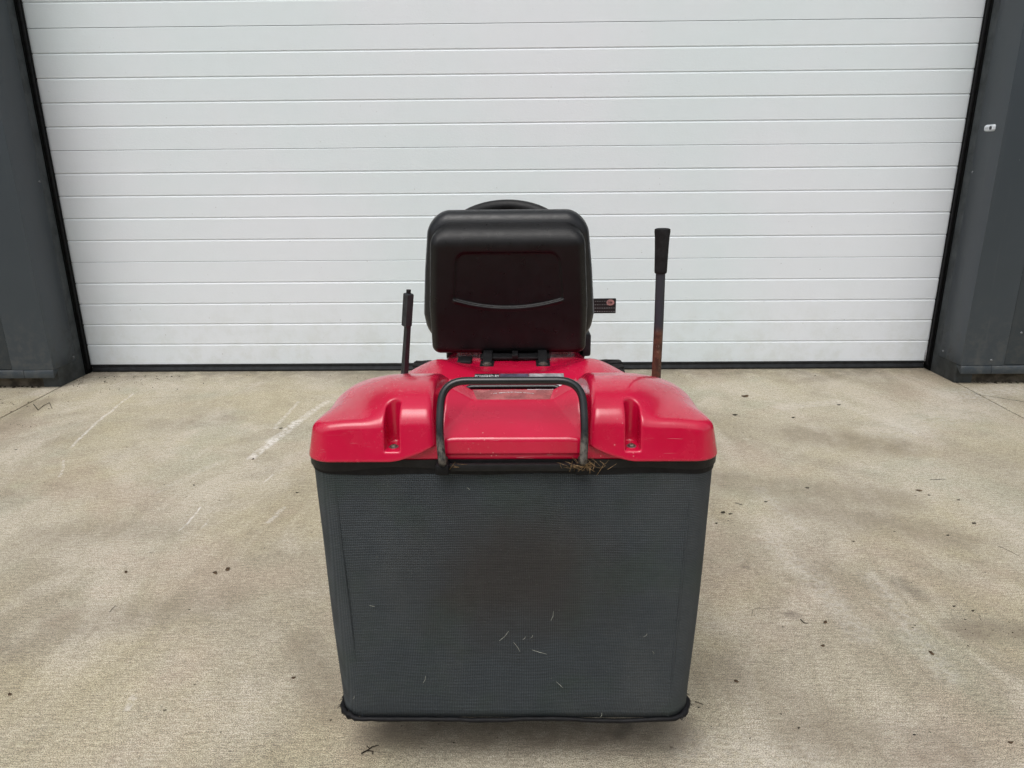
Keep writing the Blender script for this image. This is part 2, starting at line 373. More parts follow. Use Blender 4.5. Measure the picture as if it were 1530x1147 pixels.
def tube(pts, rad, n=12, closed=False, sx=1.0):
    pts = [Vector(p) for p in pts]; N = len(pts); V = []; prev = None
    for i, p in enumerate(pts):
        if closed: d = pts[(i+1) % N]-pts[i-1]
        else: d = pts[min(i+1, N-1)]-pts[max(i-1, 0)]
        d.normalize()
        if prev is None:
            a = Vector((0, 0, 1)) if abs(d.z) < .9 else Vector((1, 0, 0)); u = d.cross(a).normalized()
        else: u = (prev-d*prev.dot(d)).normalized()
        prev = u; w = d.cross(u); r = rad[i] if isinstance(rad, (list, tuple)) else rad
        for k in range(n):
            t = 2*math.pi*k/n; V.append(tuple(p+(u*math.cos(t)*sx+w*math.sin(t))*r))
    Fs = []
    for i in range(N if closed else N-1):
        for k in range(n):
            a, b = i*n+k, i*n+(k+1) % n; j = ((i+1) % N)*n
            Fs.append((a, b, j+(k+1) % n, j+k))
    if not closed: Fs += [tuple(range(n))[::-1], tuple(range((N-1)*n, N*n))]
    return V, Fs
def tubeobj(name, pts, rad, mat, parent=None, n=14, closed=False, sx=1.0):
    v, f = tube(pts, rad, n, closed, sx); me = mesh(name, v, f, True)
    if not closed: me.set_sharp_from_angle(angle=math.radians(50))
    return link(name, me, mat, parent)
def lathe(prof, axis='x', n=40, c=(0, 0, 0)):
    V = []; m = len(prof)
    for k in range(n):
        t = 2*math.pi*k/n
        for a, r in prof:
            if axis == 'x': V.append((c[0]+a, c[1]+r*math.cos(t), c[2]+r*math.sin(t)))
            else: V.append((c[0]+r*math.cos(t), c[1]+r*math.sin(t), c[2]+a))
    Fs = [(k*m+i, k*m+i+1, ((k+1) % n)*m+i+1, ((k+1) % n)*m+i) for k in range(n) for i in range(m-1)]
    return V, Fs

# signed-distance surfaces -> smooth quads (surface nets with Newton projection)
def smax(a, b, k):
    h = np.maximum(k-np.abs(a-b), 0)/k
    return np.maximum(a, b)+h*h*k*.25
def smin(a, b, k): return -smax(-a, -b, k)
def sst(x, a, b):
    t = np.clip((x-a)/(b-a), 0, 1); return t*t*(3-2*t)
def rbox(X, Y, Z, c, h, r):
    qx, qy, qz = np.abs(X-c[0])-h[0]+r, np.abs(Y-c[1])-h[1]+r, np.abs(Z-c[2])-h[2]+r
    return np.sqrt(np.maximum(qx, 0)**2+np.maximum(qy, 0)**2+np.maximum(qz, 0)**2)+np.minimum(np.maximum(np.maximum(qx, qy), qz), 0)-r
def rbox2(X, Y, c, h, r):
    qx, qy = np.abs(X-c[0])-h[0]+r, np.abs(Y-c[1])-h[1]+r
    return np.sqrt(np.maximum(qx, 0)**2+np.maximum(qy, 0)**2)+np.minimum(np.maximum(qx, qy), 0)-r
def nets(name, Fn, lo, hi, h, mat, parent=None, xf=None):
    ax = [np.arange(lo[i]-2*h, hi[i]+2*h, h) for i in range(3)]
    G = np.meshgrid(*ax, indexing='ij'); V = Fn(*G).astype(np.float32)
    n = [len(a)-1 for a in ax]
    acc = np.zeros((*n, 3), np.float32); cnt = np.zeros(n, np.float32)
    for axis in range(3):
        for da in (0, 1):
            for db in (0, 1):
                o = [0, 0, 0]; oth = [i for i in range(3) if i != axis]; o[oth[0]] = da; o[oth[1]] = db
                s0 = tuple(slice(o[i], o[i]+n[i]) for i in range(3)); o2 = list(o); o2[axis] = 1
                s1 = tuple(slice(o2[i], o2[i]+n[i]) for i in range(3))
                a, b = V[s0], V[s1]; m = (a < 0) != (b < 0)
                t = np.where(m, a/np.where(m, a-b, 1), 0)
                for i in range(3): acc[..., i] += np.where(m, (t if i == axis else o[i]), 0)
                cnt += m
    act = cnt > 0; idx = -np.ones(n, np.int64); idx[act] = np.arange(act.sum())
    c = np.argwhere(act); P = c+acc[act]/cnt[act][:, None]
    P = np.stack([ax[i][0]+P[:, i]*h for i in range(3)], 1).astype(np.float64)
    for _ in range(3):
        e = h*.25; f0 = Fn(P[:, 0], P[:, 1], P[:, 2])
        g = np.stack([(Fn(*(P+np.eye(3)[i]*e).T)-Fn(*(P-np.eye(3)[i]*e).T))/(2*e) for i in range(3)], 1)
        st = -f0[:, None]*g/np.maximum((g*g).sum(1), .2)[:, None]
        ln = np.linalg.norm(st, axis=1, keepdims=True); P += st*np.minimum(1, h*.35/np.maximum(ln, 1e-9))
    Q = []
    for axis in range(3):
        oth = [(axis+1) % 3, (axis+2) % 3]
        sl = [slice(1, n[i]) for i in range(3)]; sl[axis] = slice(0, n[axis]); s1 = list(sl); s1[axis] = slice(1, n[axis]+1)
        a, b = V[tuple(sl)], V[tuple(s1)]; m = (a < 0) != (b < 0); cc = np.argwhere(m)
        for i in oth: cc[:, i] += 1
        neg = a[m] < 0
        d1 = np.zeros(3, int); d1[oth[0]] = 1; d2 = np.zeros(3, int); d2[oth[1]] = 1
        q = np.stack([idx[tuple((cc-d1-d2).T)], idx[tuple((cc-d2).T)], idx[tuple(cc.T)], idx[tuple((cc-d1).T)]], 1)
        q[~neg] = q[~neg][:, ::-1]; Q.append(q)
    Q = np.concatenate(Q); Q = Q[(Q >= 0).all(1)]
    if xf is not None: P = xf(P)
    me = bpy.data.meshes.new(name); me.vertices.add(len(P)); me.vertices.foreach_set('co', P.astype(np.float32).ravel())
    me.loops.add(len(Q)*4); me.loops.foreach_set('vertex_index', Q.astype(np.int32).ravel())
    me.polygons.add(len(Q)); me.polygons.foreach_set('loop_start', np.arange(0, len(Q)*4, 4, dtype=np.int32))
    me.polygons.foreach_set('use_smooth', np.ones(len(Q), bool)); me.update(calc_edges=True); me.validate()
    return link(name, me, mat, parent)

def text_mesh(name, s, size, mat, parent, mw, extrude=.0004):
    cu = bpy.data.curves.new(name, 'FONT'); cu.body = s; cu.size = size; cu.extrude = extrude; cu.align_x = 'CENTER'; cu.align_y = 'CENTER'; cu.resolution_u = 2
    tmp = bpy.data.objects.new('tmp', cu); COL.objects.link(tmp); dg = bpy.context.evaluated_depsgraph_get(); dg.update()
    me = bpy.data.meshes.new_from_object(tmp.evaluated_get(dg)); me.name = name
    bpy.data.objects.remove(tmp); me.transform(mw); me.materials.clear()
    return link(name, me, mat, parent)

# ------------------------------------------------------------------ ground
bpyv, bpyf = box(-60, 60, -60, 60, -.30, -.035)
ground = link('ground', mesh('ground', bpyv, bpyf), M['subbase']); tag(ground, kind='structure')
def slab(x0, x1, y0, y1, x0b=None, x1b=None):
    x0b = x0 if x0b is None else x0b; x1b = x1 if x1b is None else x1b
    v, f = prism([(x0, y0), (x1, y0), (x1b, y1), (x0b, y1)], 'z', -.034, 0)
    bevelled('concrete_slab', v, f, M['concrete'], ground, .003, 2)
g = .004
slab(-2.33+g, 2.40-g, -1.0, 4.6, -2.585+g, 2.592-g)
slab(-9.0, -2.33-g, -1.0, 4.6, -9.0, -2.585-g)
slab(2.40+g, 9.0, -1.0, 4.6, 2.592+g, 9.0)
for x0, x1 in ((-9, -2.33), (-2.33, 2.40), (2.40, 9)):
    for k in range(3): slab(x0+g, x1-g, -1-5*(k+1)+g, -1-5*k-g)
for k in range(3):
    for sx in (-1, 1):
        a = sorted((sx*9, sx*30)); slab(a[0]+g, a[1]-g, -16+k*7, -16+k*7+7-g)

# ------------------------------------------------------------------ building
DY, WY, PX0, PX1 = 4.175, 3.83, -2.545, 2.545
bld = empty('warehouse', (0, 4.2, 0))
tag(bld, 'anthracite clad warehouse front with a wide white ribbed sectional door', 'building')
def P_(o):
    o.parent = bld; o.matrix_parent_inverse = Matrix.Translation((0, -4.2, 0)); return o
TOP = 4.1
# door
fr = bbox('garage_door', PX0-.05, PX1+.05, DY+.012, DY+.05, .03, TOP, M['rail'], None, .001, 1); P_(fr)
tag(fr, 'white sectional door of horizontal ribs')
PITCH_Z, Z0 = .125, .047
def slat_profile(lowjoint, topjoint):
    b = .0080; d = .0048
    lo_, hi_ = (.0012 if lowjoint else .0), PITCH_Z-(.0012 if topjoint else .0)
    p = [(.010, lo_)]
    p += [(.0, lo_), (.0, lo_+.001)] if lowjoint else [(d, lo_), (d*.9, lo_+.0015), (0.0, lo_+.0045)]
    p += [(.0, hi_-.003), (.0018, hi_)] if topjoint else [(0.0, hi_-b), (d*.9, hi_-.0015), (d, hi_)]
    p += [(.010, hi_)]
    return p
slat_me = {}
for a in (0, 1):
    for b in (0, 1):
        v, f = prism([(DY+p, q) for p, q in slat_profile(a, b)], 'x', PX0+.0, PX1-.0)
        me = mesh('slat', v, f); bm = bmesh.new(); bm.from_mesh(me); bmesh.ops.recalc_face_normals(bm, faces=bm.faces); bm.to_mesh(me); bm.free()
        me.materials.append(M['door']); slat_me[(a, b)] = me
for k in range(32):
    o = bpy.data.objects.new('slat', slat_me[(int(k % 5 == 0), int(k % 5 == 4))]); COL.objects.link(o); o.parent = fr
    o.location = (0, (k % 3-1)*.0002, Z0+k*PITCH_Z)
v, f = prism([(DY-.004, .0465), (DY-.004, .040), (DY+.004, .030), (DY-.006, .012), (DY-.003, .001), (DY+.035, .001), (DY+.035, .0465)], 'x', PX0+.004, PX1-.004)
o = bevelled('bottom_seal', v, f, M['seal'], fr, .001, 1)
# small pale end piece of the seal at the right foot of the door
bbox('corner_plug', PX1-.012, PX1-.002, DY-.014, DY-.0045, .047, .115, M['label_grey'], fr, .002)
for sx, X in ((-1, PX0), (1, PX1)):
    xs = lambda d: X+sx*d            # d metres outwards from the reveal plane
    def rb(name, d0, d1, y0, y1, z0, z1, mat, bev=.002):
        a, b = sorted((xs(d0), xs(d1))); return P_(bbox(name, a, b, y0, y1, z0, z1, mat, None, bev))
    # black guide channel with two rubber fins
    rb('guide_channel', .0, .06, 4.115, DY+.01, .002, TOP, M['rail'], .002)
    v1 = box(*sorted((xs(-.012), xs(-.0005))), 4.128, 4.140, .03, TOP); v2 = box(*sorted((xs(-.008), xs(-.0005))), 4.153, 4.160, .03, TOP)
    v, f = join(v1, v2); P_(bevelled('rubber_fin', v, f, M['rubber'], None, .002))
    # galvanised post in grey paint, visible between flashing and channel and at the foot
    rb('door_post', .004, .10, 3.868, 4.113, .0, TOP, M['post'], .003)
    # folded corner flashing: reveal leg and front leg, its foot stopping above the ground
    a0 = .112
    pl = [(xs(-.0005), WY), (xs(.236), WY), (xs(.236), WY+.0015), (xs(.0015), WY+.0015), (xs(.0015), 4.040), (xs(.0035), 4.042), (xs(.0035), 4.046), (xs(-.0005), 4.044)]
    v, f = prism(pl, 'z', a0, TOP+.2)
    P_(bevelled('corner_flashing', v, f, M['clad2'], None, .0007, 1))
    # small upright tab under the flashing
    # flat cladding boards outside the flashing
    xa = .239
    for j, wd in enumerate((1.0, 1.0, 1.0, 1.0, 1.0, 1.0)):
        a, b = sorted((xs(xa), xs(xa+wd-.003)))
        P_(bbox('cladding_panel', a, b, WY+.004, WY+.05, a0+.002, 5.0, M['clad'], None, .0025))
        xa += wd
    # drip flashing along the foot
    xa = -.0 
    for j, (s0, s1) in enumerate(((.002, .17), (.172, 2.0), (2.002, 5.1))):
        pr = [(WY-.006, .066), (WY-.005, .064), (WY+.05, .107), (WY+.003, .1105), (WY-.004, .1085)]
        a, b = sorted((xs(s0), xs(s1)))
        v, f = prism(pr, 'x', a, b); P_(bevelled('drip_flashing', v, f, M['clad'], None, .001, 1))
    a, b = sorted((xs(.102), xs(5.1)))
    P_(bbox('plinth', a, b, WY+.052, WY+.25, -.02, .12, M['plinth'], None, .004))
    # body of the wall behind the sheets
    P_(bbox('wall', a, b, WY+.056, WY+.30, .121, 5.0, M['clad'], None, .002))
# lintel and wall above
v, f = box(PX0-.0, PX1+.0, WY, WY+.30, TOP+.002, 5.0)
P_(bevelled('lintel', v, f, M['clad2'], None, .004))
P_(bbox('parapet', -7.7, 7.7, WY-.03, WY+.33, 5.002, 5.10, M['clad2'], None, .01))

# added unseen unit behind the camera, darkens reflections in the red lid and seat back
opp = empty('added_reflection_unit', (0, -17, 0)); tag(opp, 'plain dark clad unit added out of view behind the camera to darken reflections', 'building')
def O_(o): o.parent = opp; o.matrix_parent_inverse = Matrix.Translation((0, 17, 0)); return o
for k in range(14): O_(bbox('added_wall_panel', -21+k*3.0, -18.01+k*3.0, -17.3, -17, 0, 6.2, M['clad'], None, .01))
for k in range(3): O_(bbox('added_shutter', -16+k*13, -11+k*13, -16.98, -16.9, 0, 4.4, M['label_grey'], None, .01))
O_(bbox('added_roof_trim', -21.2, 21.2, -17.4, -16.85, 6.21, 6.5, M['clad2'], None, .02))

# rivets
def dome(r, h, n=14):
    prof = [(0.0, r), (h*.35, r*.97), (h*.7, r*.75), (h*.93, r*.4), (h, r*.02)]
    return lathe(prof, 'z', n)
dv, df = dome(.0065, .004); rivet_me = mesh('rivet', dv, df, True); rivet_me.materials.append(M['rivet'])
def rivet(p, nrm):
    o = bpy.data.objects.new('rivet', rivet_me); COL.objects.link(o)
    P_(o); o.location = p; o.rotation_euler = Vector(nrm).to_track_quat('Z', 'Y').to_euler()
for q in ((8, 421), (12, 506), (38, 545), (22, 446)): rivet(atY(*q, WY+.004), (0, -1, 0))
for q in ((1507, 407), (1507, 497), (1526, 497)): rivet(atY(*q, WY+.004), (0, -1, 0))
rivet(atY(1481, 538, WY), (0, -1, 0))
rivet(atX(110, 533, PX0), (1, 0, 0)); rivet(atX(1409, 524, PX1), (-1, 0, 0))
rivet(atX(59, 271, PX0), (1, 0, 0)); rivet(atX(1453, 257, PX1), (-1, 0, 0))

# white sensor on the right reveal
q = atX(1480, 191, PX1-.001)
sen = empty('door_sensor', q); tag(sen, 'small white oval plastic sensor fixed to the right side of the door recess', 'sensor')
def fsen(X, Y, Z): return rbox(X, Y, Z, (0, 0, 0), (.013, .041, .017), .0125)
nets('sensor_body', fsen, (-.014, -.042, -.018), (.014, .042, .018), .0016, M['white'], sen)
l_ = lathe([(-.003, .0001), (-.003, .0095), (.0, .0095)], 'x', 16); l2 = bevelled('lens', *l_, M['label_black'], sen, 0); l2.location = (-.0115, -.021, 0)
bbox('slot', -.0142, -.0120, -.004, .022, -.0012, .0012, M['label_grey'], sen, .0004, 1)

# ------------------------------------------------------------------ ride-on mower (local frame: x across, y forward from the rear of the lid, z up)
MX, MY = .087, 1.13
mower = empty('ride_on_mower', (MX, MY+.6, 0))
tag(mower, 'red ride-on lawn mower seen from behind with dark fabric grass collector', 'lawn mower')
OFF = Matrix.Translation((0, -.6, 0))
def A(o):
    o.parent = mower; o.matrix_local = OFF; return o
def sub(o, parent): o.parent = parent; return o

# --- grass bag
BH, BR = .363, .050     # half width, plan corner radius
def bag_ring(z, off=0.0, n=10, bulge=0.0):
    hw = BH+off; y0, y1 = .020-off, .40+off; r = BR+off*.5; pts = []
    for cx, cy, a0 in ((hw-r, y1-r, 0), (-hw+r, y1-r, 90), (-hw+r, y0+r, 180), (hw-r, y0+r, 270)):
        for k in range(n+1):
            a = math.radians(a0+90*k/n); pts.append((cx+r*math.cos(a), cy+r*math.sin(a)))
    # densify straight runs
    out = []
    for i, p in enumerate(pts):
        q = pts[(i+1) % len(pts)]; out.append(p); d = math.hypot(q[0]-p[0], q[1]-p[1]); m = (34 if abs(q[0]-p[0]) > .2 else 18 if abs(q[1]-p[1]) > .1 else 0)
        for j in range(1, m): out.append((p[0]+(q[0]-p[0])*j/m, p[1]+(q[1]-p[1])*j/m))
    return [(x, y, z) for x, y in out]
from mathutils import noise as mn
ZB, ZT = .150, .686
rings = []; NR = 34
for i in range(NR+1):
    t = i/NR; z = ZB+(ZT-ZB)*t; R = []
    for x, y, zz in bag_ring(z, 0):
        s = 4*t*(1-t)
        nz = mn.noise(Vector((x*5, y*5+3, z*4)))*.0085+mn.noise(Vector((x*11, y*11, z*5)))*.0026+mn.noise(Vector((x*26, y*26, z*8+4)))*.0009
        bul = (.004*s+nz*min(1, s*3))
        yc = .21; dx, dy = x/BH, (y-yc)/.19
        k = max(abs(dx), abs(dy)); taper = .0035*(1-t)
        if abs(dy) > abs(dx)*1.0: y += math.copysign(bul, dy)*(1-abs(dx)**4)
        if abs(dx) >= .97: x += math.copysign(bul*.6-taper, dx)*(1-abs(dy)**4)
        x *= 1-.046*(1-t)**1.1*(1-.25*math.sin(math.pi*t))
        R.append((x, y, zz))
    rings.append(R)
n = len(rings[0]); V = [p for R in rings for p in R]
Fq = [(i*n+k, i*n+(k+1) % n, (i+1)*n+(k+1) % n, (i+1)*n+k) for i in range(NR) for k in range(n)]
b0 = len(V); V.append((0, .21, ZB-.012)); Fq += [(k, b0, (k+1) % n) for k in range(n)]
V.append((0, .21, ZT)); Fq += [(NR*n+k, NR*n+(k+1) % n, b0+1) for k in range(n)]
box_ = A(link('grass_box', mesh('grass_box', V, Fq, True), M['fabric'])); tag(box_, 'dark grey woven fabric collector bag')
# bottom seam piping, frayed
pp = []
for (x, y, z) in bag_ring(ZB-.003, .003):
    x *= .957
    e = max(0, (abs(x)-.28)/.07)
    pp.append((x+math.copysign(.003*e, x)*mn.noise(Vector((x*60, y*60, 2))), y+.0015*mn.noise(Vector((x*30, 0, 0))), z+.0055*mn.noise(Vector((x*7, y*20, 0)))+.003*mn.noise(Vector((x*50, y*50, 5)))*e-.002*math.exp(-((x+.20)/.12)**2)*(y < .1)))
rr = [.0042+.0018*abs(mn.noise(Vector((p[0]*40, p[1]*40, 1))))+(.0035 if abs(p[0]) > .31 and p[1] < .13 else 0)*abs(mn.noise(Vector((p[0]*90, p[1]*90, 7))))*2 for p in pp]
sub(tubeobj('seam_piping', pp, rr, M['rubber'], None, 8, True), box_)
fr_ = []
for i in range(46):
    s = random.choice((-1, -1, 1)); yy = .02+random.random()**2*.10; x = s*(.957*BH+.004-(0 if yy > .06 else (.06-yy)*.6)); z = ZB+random.uniform(-.006, .006)
    d = Vector((s*random.uniform(.3, 1), -random.uniform(0, .8), random.uniform(-.8, .5))).normalized()*random.uniform(.004, .013)
    p0 = Vector((x, yy, z)); fr_.append(tube([p0, p0+d*.6, p0+d+Vector((0, 0, -.002))], [.0009, .0007, .0003], 4))
o = sub(link('frayed_threads', mesh('frayed_threads', *join(*fr_)), M['rubber']), box_); tag(o, kind='stuff')
# vertical stitched seams at the rear corners
for s in (-1, 1):
    pts = [(s*(BH-.046)*(1-.046*(1-t)), .0215-.004*math.sin(t*3.14), ZB+(ZT-ZB)*t) for t in np.linspace(0, 1, 20)]
    sub(tubeobj('corner_seam', pts, .0016, M['fabric'], None, 6), box_)
# binding, rim and rubber lip
def band(name, z0f, z1f, off, th, mat):
    base = bag_ring(0, off); inn = bag_ring(0, off-th); n = len(base); V = []
    for R, zf in ((base, z0f), (base, z1f), (inn, z1f), (inn, z0f)):
        V += [(x, y, zf(x, y)) for x, y, _ in R]
    Fs = [(a*n+k, a*n+(k+1) % n, ((a+1) % 4)*n+(k+1) % n, ((a+1) % 4)*n+k) for a in range(4) for k in range(n)]
    me = mesh(name, V, Fs, True); me.set_sharp_from_angle(angle=math.radians(40)); return sub(link(name, me, mat), box_)
band('top_binding', lambda x, y: .675+.0015*math.sin(x*31), lambda x, y: .690, .0018, .003, M['rubber'])
wav = lambda x, y: .6885-.0055*math.exp(-((abs(x)-.30)/.06)**2)+.0022*math.sin(x*26+1)
band('rubber_lip', wav, lambda x, y: .7035, .0045, .004, M['blackpl'])
band('rim', lambda x, y: .6895, lambda x, y: .7085, .0012, .012, M['blackpl'])
# hinge strip under the lid centre
o = sub(bbox('latch_strip', -.110, .112, .002, .012, .6865, .7005, M['blackpl'], None, .003), box_)

# --- lid
def Tin(Y): return np.interp(Y, [-.02, .006, .03, .06, .09, .12, .16, .20, .24, .30, .36], [.755, .772, .7945, .8070, .8140, .8170, .815, .807, .796, .772, .745])
def Tout(Y): return np.interp(Y, [-.02, .01, .05, .10, .15, .20, .25, .30, .36], [.771, .7735, .7780, .785, .791, .793, .788, .772, .745])
def Tcen(Y): return np.interp(Y, [-.02, .010, .018, .05, .08, .105, .112, .150, .155, .20, .36], [.735, .741, .7445, .758, .7725, .782, .7835, .789, .765, .735, .705])
def smooth1(fn, Y, e): return (fn(Y-e)+2*fn(Y-e*.5)+2*fn(Y)+2*fn(Y+e*.5)+fn(Y+e))/8
def lidF(X, Y, Z):
    ax = np.abs(X)
    # the bulge gives way to the outer shelf along an S-shaped line
    edge = .232+.055*np.clip((Y-.02)/.16, 0, 1)**.8
    w = sst(ax, edge-.055, edge+.030)
    th = smooth1(Tin, Y, .014)*(1-w)+smooth1(Tout, Y, .008)*w
    sh = np.clip((ax-.258)/.107, 0, 1.3); th = th-.012*sh**2-.034*sh**3*sst(Y, .02, .16)-.05*np.maximum(ax-.21, 0)*sst(Y, .04, .16)
    lean = (Z-.70)*.24
    rear = .0+lean*.55+.010*(1-sst(ax, .135, .19))*1.0
    plan = rbox2(X, Y, (0, .18), (.3655, .18), .050)+lean*.85
    inner = .134-ax                      # hump ends at the handle
    hump = smax(smax(Z-th, plan, .014), inner+(Z-.75)*.10, .013)
    low = .7045+.026*np.clip((.215-ax)/.08, 0, 1)**1.6
    hump = smax(hump, low-Z, .004)
    # screw slots
    sl = np.sqrt((ax-.208)**2+(np.maximum(Y-.043, 0))**2)-.0128
    sl = smax(sl, .7235-Z, .003)
    hump = smax(hump, -sl, .0045)
    # centre panel, chamfered towards its sides
    ch = np.clip((ax-.072)/.05, 0, 1); Tc = smooth1(Tcen, Y, .0035)
    ed = .116-.042*np.clip((Y-.03)/.08, 0, 1); c2 = np.clip((ax-ed)/.042, 0, 1.2)
    Tc = Tc+.024*c2*sst(Y, .015, .08)-.002*sst(ax, .095, .125)*(1-sst(Y, .02, .06))
    planc = rbox2(X, Y, (0, .18), (.129, .168-.0), .016)+(Z-.715)*.10
    cen = smax(smax(Z-Tc, planc, .005), .7145-Z, .004)
    slot = smax(rbox2(X, Y, (0, .171), (.082, .018), .016), .765-Z, .003)
    cen = smax(cen, -slot, .004)
    base = rbox(X, Y, Z, (0, .186), (.335, .166), .0) if False else smax(rbox2(X, Y, (0, .17), (.337, .154), .04), np.abs(Z-.7170)-.0140, .004)
    base = smax(base, -sl, .002)
    f = smin(hump, cen, .004); f = smin(f, base, .002)
    return f
lid = sub(nets('lid', lidF, (-.375, -.008, .698), (.375, .368, .825), .0026, M['red']), box_)
tag(lid, 'glossy red moulded lid with a hump at each side')
for s in (-1, 1):
    v, f = lathe([(0, .0062), (.0025, .0062), (.0035, .0045), (.0035, .0001)], 'z', 6, (s*.208, .026, .7245))
    sub(link('screw', mesh('screw', v, f), M['dirtysteel']), box_)
    v, f = lathe([(0, .0088), (.0012, .0088), (.0012, .0001)], 'z', 16, (s*.208, .026, .7237))
    sub(link('washer', mesh('washer', v, f), M['steel']), box_)
# faded label panel in the centre recess with a curved line of worn white lettering
def pan(x0, x1, ya, za, yb, zb, th=.0012):
    return [(x0, ya, za), (x1, ya, za), (x1*1.14 if x1 > 0 else x1, yb, zb), (x0*1.14 if x0 < 0 else x0, yb, zb),
            (x0, ya+.0005, za+th), (x1, ya+.0005, za+th), (x1*1.14 if x1 > 0 else x1, yb, zb+th), (x0*1.14 if x0 < 0 else x0, yb, zb+th)], [(3, 2, 1, 0), (4, 5, 6, 7), (0, 1, 5, 4), (1, 2, 6, 5), (2, 3, 7, 6), (3, 0, 4, 7)]
v, f = pan(-.066, .068, .110, .7828, .148, .7888)
sub(bevelled('label_panel', v, f, M['labelpanel'], None, .0004, 1), box_)
bits = []
for i in range(46):
    t = i/45; x = -.042+t*.082; y = .130+.006*math.sin(t*math.pi)
    z = .7828+(y-.110)/.038*.006+.0015
    hgt = random.uniform(.0022, .0042)*(1.3 if .1 < t < .3 or .45 < t < .6 else 1)
    if random.random() < .85: bits.append(box(x, x+random.uniform(.0008, .0016), y-hgt/2, y+hgt/2, z, z+.0003))
o = sub(link('worn_lettering', mesh('worn_lettering', *join(*bits)), M['ink']), box_)
# inner black bar in the slot
ib = fillet([(-.100, .145, .770), (-.088, .172, .788), (.088, .172, .788), (.100, .145, .770)], .012, 5)
sub(tubeobj('grip_bar', ib, .0052, M['blacktube'], None, 10), box_)

# --- lifting handle of tube
hp = fillet([(-.119, .030, .7055), (-.1195, -.009, .7045), (-.1245, .004, .762), (-.121, .042, .8395), (.121, .042, .8395), (.1245, .004, .762), (.1215, -.009, .7045), (.121, .030, .7055)],
            [.012, .03, .046, .046, .03, .012], 9)
hd = sub(tubeobj('handle', hp, .0070, M['handle'], None, 16), box_); tag(hd, 'black bent tube handle')
for s in (-1, 1):
    sub(bbox('handle_clamp', s*.121-.012, s*.121+.012, -.006, .020, .682, .7025, M['rubber'], None, .004), box_)
# dry grass caught at the right foot of the handle
st = []
for i in range(55):
    c = Vector((random.gauss(.126, .017), random.uniform(-.010, .004), random.gauss(.7005, .0028)))
    d = Vector((random.gauss(0, 1), random.gauss(0, .5), random.gauss(0, .55))).normalized()*random.uniform(.005, .014)
    st.append(tube([c-d, c+Vector((0, -.002, random.uniform(-.002, .002))), c+d], [.0003, .0005, .00025], 3))
for i in range(5):
    c = Vector((random.gauss(-.10, .012), random.uniform(-.008, .002), random.gauss(.699, .003)))
    d = Vector((random.gauss(0, 1), random.gauss(0, .5), random.gauss(0, .7))).normalized()*random.uniform(.005, .012)
    st.append(tube([c-d, c, c+d], [.0003, .0005, .00025], 3))
o = sub(link('dry_grass_tuft', mesh('dry_grass_tuft', *join(*st)), M['straw']), box_); tag(o, kind='stuff')
# pale clippings stuck to the rear panel
cl = []
CL = [(825, 920, 2, -9), (753, 950, 7, -9), (772, 966, 5, 9), (806, 974, 11, 4), (836, 1023, 5, 6), (783, 953, 2, -3), (794, 951, 2, -3), (634, 1015, 2, -7), (964, 949, 3, -3), (556, 905, 4, 1), (528, 1042, 1, -3), (700, 730, 2, 2), (976, 975, 1, 3), (898, 1068, 1, -4)]
for px, py, a, b in CL:
    p0 = atY(px-a, py-b*.8, MY+.0125)-Vector((MX, MY, 0)); p1 = atY(px+a, py+b*.8, MY+.0125)-Vector((MX, MY, 0)); pm = (p0+p1)/2+Vector((.0015, 0, -.001))
    cl.append(tube([p0, pm, p1], [.0003, .0006, .0003], 4))
o = sub(link('grass_clippings', mesh('grass_clippings', *join(*cl)), M['clip']), box_); tag(o, kind='stuff')

# --- body shell with rear wings
def bodyF(X, Y, Z):
    ax = np.abs(X)
    T = .690+.036*sst(Y, .38, .60)
    ce = sst(ax, .15, .215); T = T-(.31*ce+.08*(1-ce))*np.maximum(Y-.62, 0)-.070*sst(ax, .17, .40)-.35*np.maximum(ax-.215, 0)*.35
    e = np.sqrt((ax/.205)**2+((Y-.72)/.21)**2); T = T-.018*(1-sst(e, .70, 1.10))
    plan = rbox2(X, Y, (0, .79), (.405, .40), .09)+.30*(Z-.55)
    f = smax(Z-T, plan, .035)
    f = smax(f, .50-Z, .02)
    arch = np.sqrt((Y-.64)**2+(Z-.235)**2)-.275; arch = smax(arch, .205-ax, .03)
    f = smax(f, -arch, .02)
    foot = smax(np.abs(Y-1.06)-.16, .155-ax, .03); foot = smax(foot, .40-Z, .02)
    return smax(f, -foot, .02)
bs = A(nets('body_shell', bodyF, (-.42, .37, .48), (.42, 1.22, .75), .0042, M['red'])); tag(bs, 'red rear wing and seat deck')
# long identification label on the rear slope, under the handle bar
def slope_z(y):
    return float(.690+.036*sst(np.array(y), .38, .60))
def body_label(name, x0, x1, y0, y1, mat, lift=.0012):
    v = []
    for zz in (lift, lift+.0008):
        for y in (y0, y1):
            for x in (x0, x1): v.append((x, y, slope_z(y)+zz))
    me = mesh(name, v, [(0, 2, 3, 1), (4, 5, 7, 6), (0, 1, 5, 4), (2, 6, 7, 3), (0, 4, 6, 2), (1, 3, 7, 5)])
    return sub(link(name, me, mat), bs)
ya, yb = .425, .512
body_label('label_black_field', -.096, -.036, ya+.050, yb, M['label_black'])
body_label('label_slate_field', -.035, .034, ya+.045, yb, M['label_blue'])
body_label('label_grey_field', .035, .118, ya+.050, yb, M['label_grey'])
body_label('label_white_field', .030, .112, ya, ya+.045, M['label_white'])
sl_ang = math.atan2(slope_z(yb)-slope_z(ya+.05), yb-ya-.05)
tm = Matrix.Translation((-.066, ya+.072, slope_z(ya+.072)+.0030)) @ Matrix.Rotation(sl_ang, 4, 'X')
text_mesh('lettering', 'POWERED BY', .0095, M['ink'], bs, tm @ Matrix.Diagonal((1, 2.0, 1, 1)))

